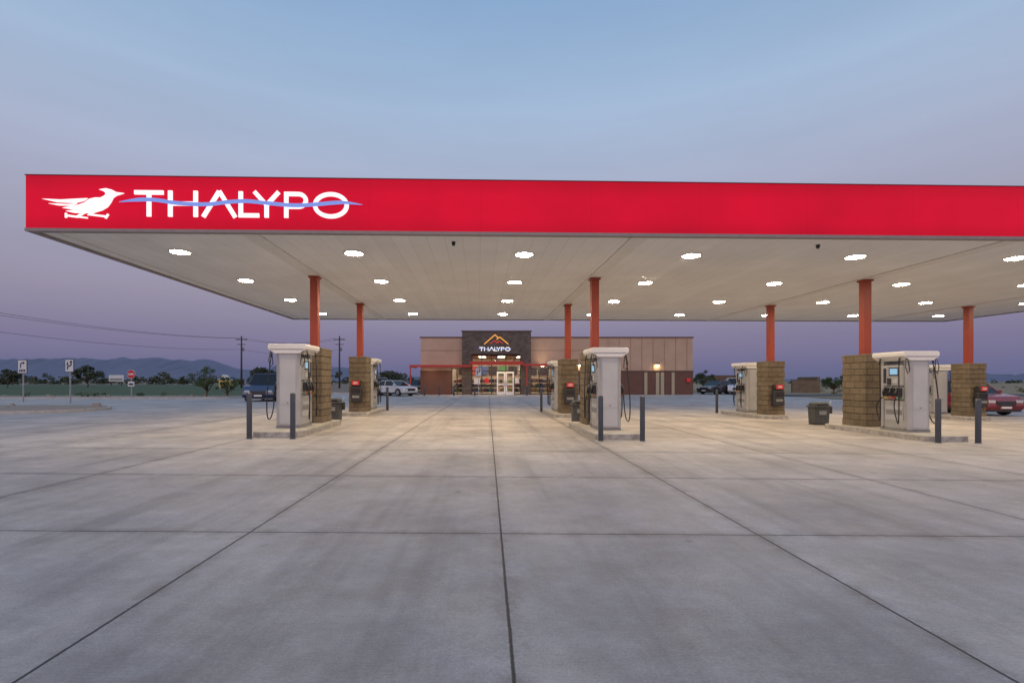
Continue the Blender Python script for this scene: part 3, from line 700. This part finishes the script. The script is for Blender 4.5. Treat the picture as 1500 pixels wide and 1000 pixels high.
# ---------------------------------------------------------------- signs
M_sw=mat('sign_face_white',(0.6,0.6,0.6,1),.5,var=.03); M_sb=mat('sign_black',(0.02,0.02,0.02,1),.5); M_sr=mat('sign_stop_red',(0.5,0.02,0.025,1),.5,var=.03)
def sign_post(name,x,y,kind,rz=0):
    e=empty(name,(x,y,gz(x,y)+.02),math.radians(rz))
    H={'only':2.65,'keep':2.6,'stop':2.3}[kind]
    MB().box(-.03,.03,-.03,.03,-.05,H,M_steel,bev=.006).obj('post',e)
    mb=MB()
    if kind=='only':
        mb.box(-.34,.34,-.06,-.032,H-.86,H+.0,M_sb,bev=.004); mb.box(-.31,.31,-.066,-.061,H-.83,H-.03,M_sw)
        for P in stroke([(-.12,H-.5),(-.12,H-.28),(-.05,H-.2),(.08,H-.2)],.07)+[[(.06,H-.10),(.06,H-.30),(.2,H-.2)]]: mb.prism(P,-.072,-.067,'y',M_sb)
        for i in range(4): mb.box(-.22+i*.12,-.14+i*.12,-.072,-.067,H-.76,H-.6,M_sb)
    elif kind=='keep':
        mb.box(-.30,.30,-.06,-.032,H-.76,H,M_sb,bev=.004); mb.box(-.27,.27,-.066,-.061,H-.73,H-.03,M_sw)
        for P in stroke([(-.12,H-.62),(-.12,H-.45),(.12,H-.35),(.12,H-.2)],.08)+[[(.0,H-.2),(.24,H-.2),(.12,H-.06)],[(-.2,H-.36),(-.05,H-.36),(-.12,H-.1)]]: mb.prism(P,-.072,-.067,'y',M_sb)
    else:
        oc=lambda r:[(r*math.cos(math.radians(22.5+45*i)),H-.35+r*math.sin(math.radians(22.5+45*i))) for i in range(8)]
        mb.prism(oc(.38),-.05,-.032,'y',M_sw); mb.prism(oc(.355),-.056,-.051,'y',M_sr)
        for i in range(4): mb.box(-.22+i*.12,-.14+i*.12,-.062,-.057,H-.43,H-.27,M_sw)
        mb.box(-.28,.28,-.05,-.032,H-1.35,H-.95,M_sw,bev=.004); mb.box(-.2,.2,-.056,-.051,H-1.25,H-1.1,M_sb)
    mb.obj('panel',e)
sign_post('turn_lane_sign',-29.6,31.8,'only',-8); sign_post('keep_right_sign',-25.3,30.2,'keep',-8); sign_post('stop_sign',-29.6,41.3,'stop',-5)
sign_post('keep_right_sign',-1.4,46.9,'keep',0)
e=empty('roadside_sign',(-42,79,0)); mb=MB(); mb.box(-.9,.9,-.15,.15,.5,1.5,M_yel,bev=.02); mb.prism([(-1.15,1.52),(1.15,1.52),(.25,2.4),(-.25,2.4)],-.2,.2,'y',M_sw); mb.box(-.7,.7,-.17,-.151,.9,1.3,M_sb); mb.obj('cabinet',e)
mb=MB(); mb.box(-.8,-.65,-.1,.1,-.1,.5,M_steel); mb.box(.65,.8,-.1,.1,-.1,.5,M_steel); mb.obj('posts',e)
e=empty('billboard',(-112,150,0)); mb=MB(); mb.box(-2.2,2.2,-.1,.1,1.3,3.2,M_sw,bev=.02); mb.box(-1.9,1.9,-.115,-.101,1.6,2.2,M_gray); mb.obj('panel',e)
mb=MB(); mb.box(-1.6,-1.4,-.1,.1,-.1,1.3,M_wood); mb.box(1.4,1.6,-.1,.1,-.1,1.3,M_wood); mb.obj('posts',e)

poles=[(-62,52,10.6),(-49.9,100,10.3),(-30.5,100,10.3),(-2,118,10.3)]
for x,y,h_ in poles:
    e=empty('utility_pole',(x,y,0)); MB().cyl((0,0,-.3),.20,h_+.3,M_wood,r2=.13,n=12).obj('pole',e)
    mb=MB(); mb.box(-1.1,1.1,-.08,.08,h_-.75,h_-.6,M_wood); mb.box(-.8,.8,-.08,.08,h_-1.7,h_-1.58,M_wood)
    for q in (-1.0,-.45,.45,1.0): mb.cyl((q,0,h_-.6),.05,.18,M_steel,n=8,r2=.03)
    mb.cyl((.35,0,h_-2.9),.18,.7,M_gray,n=12)
    mb.obj('crossarm_insulators',e)
e=empty('power_lines'); mb=MB()
for (a,b) in zip(poles[:2],poles[1:3]):
    for off,dz in ((-1,-.42),(0.9,-.42),(.0,-2.6)):
        P=[]
        for i in range(17):
            t_=i/16; P.append((a[0]+off+(b[0]-a[0])*t_,a[1]+(b[1]-a[1])*t_,a[2]+dz+(b[2]-a[2])*t_-1.0*4*t_*(1-t_)))
        mb.tube(P,.022,M_wire,n=5)
mb.obj('wires',e)

# ---------------------------------------------------------------- vegetation
def leafmat(name,c):
    m,t,b=base_mat(name); tc=t.new('ShaderNodeTexCoord').outputs['Object']
    n=t.noise(tc,1.7,3); col=t.mix(t.rng(n,.35,.65,0,1),(c[0]*.55,c[1]*.55,c[2]*.5,1),(c[0]*1.4,c[1]*1.4,c[2]*1.2,1))
    t.put(b.inputs['Base Color'],col); b.inputs['Roughness'].default_value=.8; return m
M_leaf=leafmat('foliage_green',(.055,.085,.03)); M_leafd=leafmat('foliage_far',(.055,.07,.045)); M_bark=mat('bark',(.10,.075,.05,1),.95,var=.3,scale=9)
def leaves(clumps,per,size):
    vs=[];fs=[]
    for (c,r) in clumps:
        for _ in range(per):
            v=rng.normal(size=3); v/=np.linalg.norm(v); v*=r*rng.random()**.4; v[2]*=.75
            p=np.array(c)+v; a=rng.normal(size=3); a/=np.linalg.norm(a); b=np.cross(a,rng.normal(size=3)); b/=np.linalg.norm(b)
            q=size*(.5+rng.random()); i=len(vs)
            vs+= [tuple(p-a*q*.5),tuple(p+b*q*.28),tuple(p+a*q*.5),tuple(p-b*q*.28)]; fs.append((i,i+1,i+2,i+3))
    return vs,fs
def tree(name,x,y,H,R,trunk=.35,per=60,nc=26,size=.14,m=None):
    e=empty(name,(x,y,0),random.random()*6); mb=MB(); cl=[]
    tb=H*trunk; mb.tube([(0,0,-.1),(.03*H,0,tb*.5),(0,.02*H,tb)],[.045*H*.6,.035*H*.6,.028*H*.6],M_bark)
    for i in range(nc):
        a=random.random()*6.283; rr_=R*random.random()**.5; z=tb+(H-tb)*(.15+.75*random.random()*(1-.5*(rr_/R)))
        c=(rr_*math.cos(a),rr_*math.sin(a),z); cl.append((c,R*random.uniform(.18,.34)))
        if i%2==0: mb.tube([(0,.02*H,tb*random.uniform(.6,1)),(c[0]*.5,c[1]*.5,tb+(z-tb)*.6),c],[.016*H,.010*H,.004*H],M_bark,n=5)
    mb.obj('trunk_and_limbs',e)
    vs,fs=leaves(cl,per,size); me=bpy.data.meshes.new('crown'); me.from_pydata(vs,[],fs); me.materials.append(m or M_leaf)
    o=bpy.data.objects.new('crown',me); COL.objects.link(o); o.parent=e
tree('palo_verde_tree',-23.6,41.5,2.9,1.15,.25,60,26,.12)
tree('palo_verde_tree',-22.2,42.2,2.0,.8,.2,50,18,.12)
tree('shade_tree',-86,107,5.4,2.6,.25,70,30,.4,M_leafd); tree('shade_tree',-100,104,4.2,2.2,.25,60,24,.4,M_leafd)
tree('shade_tree',-44,96,4.6,2.4,.22,70,30,.36,M_leafd); tree('shade_tree',-40,92,3.8,2.0,.22,60,24,.36,M_leafd)
tree('shade_tree',-17,84,3.6,2.2,.22,60,26,.34,M_leafd)
tree('desert_tree',25.0,60,2.9,1.3,.3,70,24,.16); tree('desert_tree',37.0,55,2.5,1.35,.22,80,26,.15); tree('desert_shrub',30,62,1.3,.9,.15,60,16,.14)
cl=[]
for i in range(130):
    x=random.uniform(-330,-20); y=random.uniform(205,330); hh=random.choice([1.5,2,2,3,3,5]); r=random.uniform(1.2,3.0)
    for q in range(2): cl.append(((x+random.uniform(-3,3),y,random.uniform(.3,hh)),r))
for i in range(170): cl.append(((random.uniform(-400,430),random.uniform(330,420),random.uniform(.2,1.0)),random.uniform(1.5,3)))
for i in range(28):
    x=random.uniform(45,420); y=random.uniform(200,290); r=random.uniform(.8,2.0); cl.append(((x,y,random.uniform(.3,1.6)),r))
vs,fs=leaves(cl,40,1.3); me=bpy.data.meshes.new('distant_tree_line'); me.from_pydata(vs,[],fs); me.materials.append(M_leafd); COL.objects.link(bpy.data.objects.new('distant_tree_line',me))
cl=[((random.uniform(28,110),random.uniform(53,120),.15),random.uniform(.2,.6)) for _ in range(90)]
vs,fs=leaves(cl,40,.16); me=bpy.data.meshes.new('desert_shrubs'); me.from_pydata(vs,[],fs); me.materials.append(leafmat('dry_shrub',(.16,.13,.06))); COL.objects.link(bpy.data.objects.new('desert_shrubs',me))
cl=[((random.uniform(-60,-22),random.uniform(40.3,42.8),.3),random.uniform(.15,.4)) for _ in range(26)]
vs,fs=leaves(cl,50,.12); me=bpy.data.meshes.new('landscape_shrubs'); me.from_pydata(vs,[],fs); me.materials.append(M_leaf); COL.objects.link(bpy.data.objects.new('landscape_shrubs',me))

M_bw=block_mat('enclosure_block',(0.22,.16,.11,1),(.18,.13,.09,1),(.13,.1,.08,1))
MB().box(0,3,0,.3,0,1.5,M_bw).box(-.03,3.03,-.03,.33,1.5,1.56,M_cop).box(3,3.3,.0,4,0,1.9,M_bw).obj('block_wall',None,(35.5,60,0))
MB().box(0,4.2,0,3,0,2.1,M_bw).box(-.05,4.25,-.05,3.05,2.1,2.2,M_cop).box(.6,1.9,-.06,-.01,.1,1.9,M_brown).obj('dumpster_enclosure',None,(30.5,70,0))

def hazy_glow(name,c,em):  # aerial haze painted in: distant slopes emit their own bluish colour
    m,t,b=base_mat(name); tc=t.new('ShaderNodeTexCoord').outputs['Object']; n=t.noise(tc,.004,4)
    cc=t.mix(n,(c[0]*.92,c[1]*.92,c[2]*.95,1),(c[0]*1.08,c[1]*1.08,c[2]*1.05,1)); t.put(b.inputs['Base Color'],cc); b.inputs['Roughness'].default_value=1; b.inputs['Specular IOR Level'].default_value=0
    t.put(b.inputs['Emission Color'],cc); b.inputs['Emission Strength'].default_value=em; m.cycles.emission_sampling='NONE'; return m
def ridge(name,x0,x1,y,hmax,seed,m,peaks=()):
    r=np.random.default_rng(seed); n=160; X=np.linspace(x0,x1,n); h=np.zeros(n); u=np.linspace(0,1,n)
    for k in range(1,8): h+=np.interp(u*(3*1.9**k),np.arange(0,int(3*1.9**k)+3),r.random(int(3*1.9**k)+3))/1.75**k
    h=(h-h.min())/(h.max()-h.min()); env=np.clip(np.minimum(u,1-u)*6,0,1); h=(.30+.70*h)*env*hmax
    for px,pw,ph in peaks: h=np.maximum(h,ph*np.exp(-((X-px)/pw)**2))
    vs=[];fs=[]
    for j,(dy,f) in enumerate(((-900,0),(-600,.22),(-320,.5),(-130,.8),(0,1),(500,.5),(900,0))):
        nz=r.normal(size=n)*(.06*hmax if 0<f<1 else 0)
        for i in range(n): vs.append((X[i]+r.normal()*8*(f>0)*(f<1),y+dy+r.normal()*40*(f<1),h[i]*f+nz[i]-(4 if f==0 else 0)))
    for j in range(6):
        for i in range(n-1): fs.append((j*n+i,j*n+i+1,(j+1)*n+i+1,(j+1)*n+i))
    me=bpy.data.meshes.new(name); me.from_pydata(vs,[],fs); me.materials.append(m); COL.objects.link(bpy.data.objects.new(name,me))
HZ=hazy_glow('mountain_haze_glow',(0.054,0.066,0.108),1.0)
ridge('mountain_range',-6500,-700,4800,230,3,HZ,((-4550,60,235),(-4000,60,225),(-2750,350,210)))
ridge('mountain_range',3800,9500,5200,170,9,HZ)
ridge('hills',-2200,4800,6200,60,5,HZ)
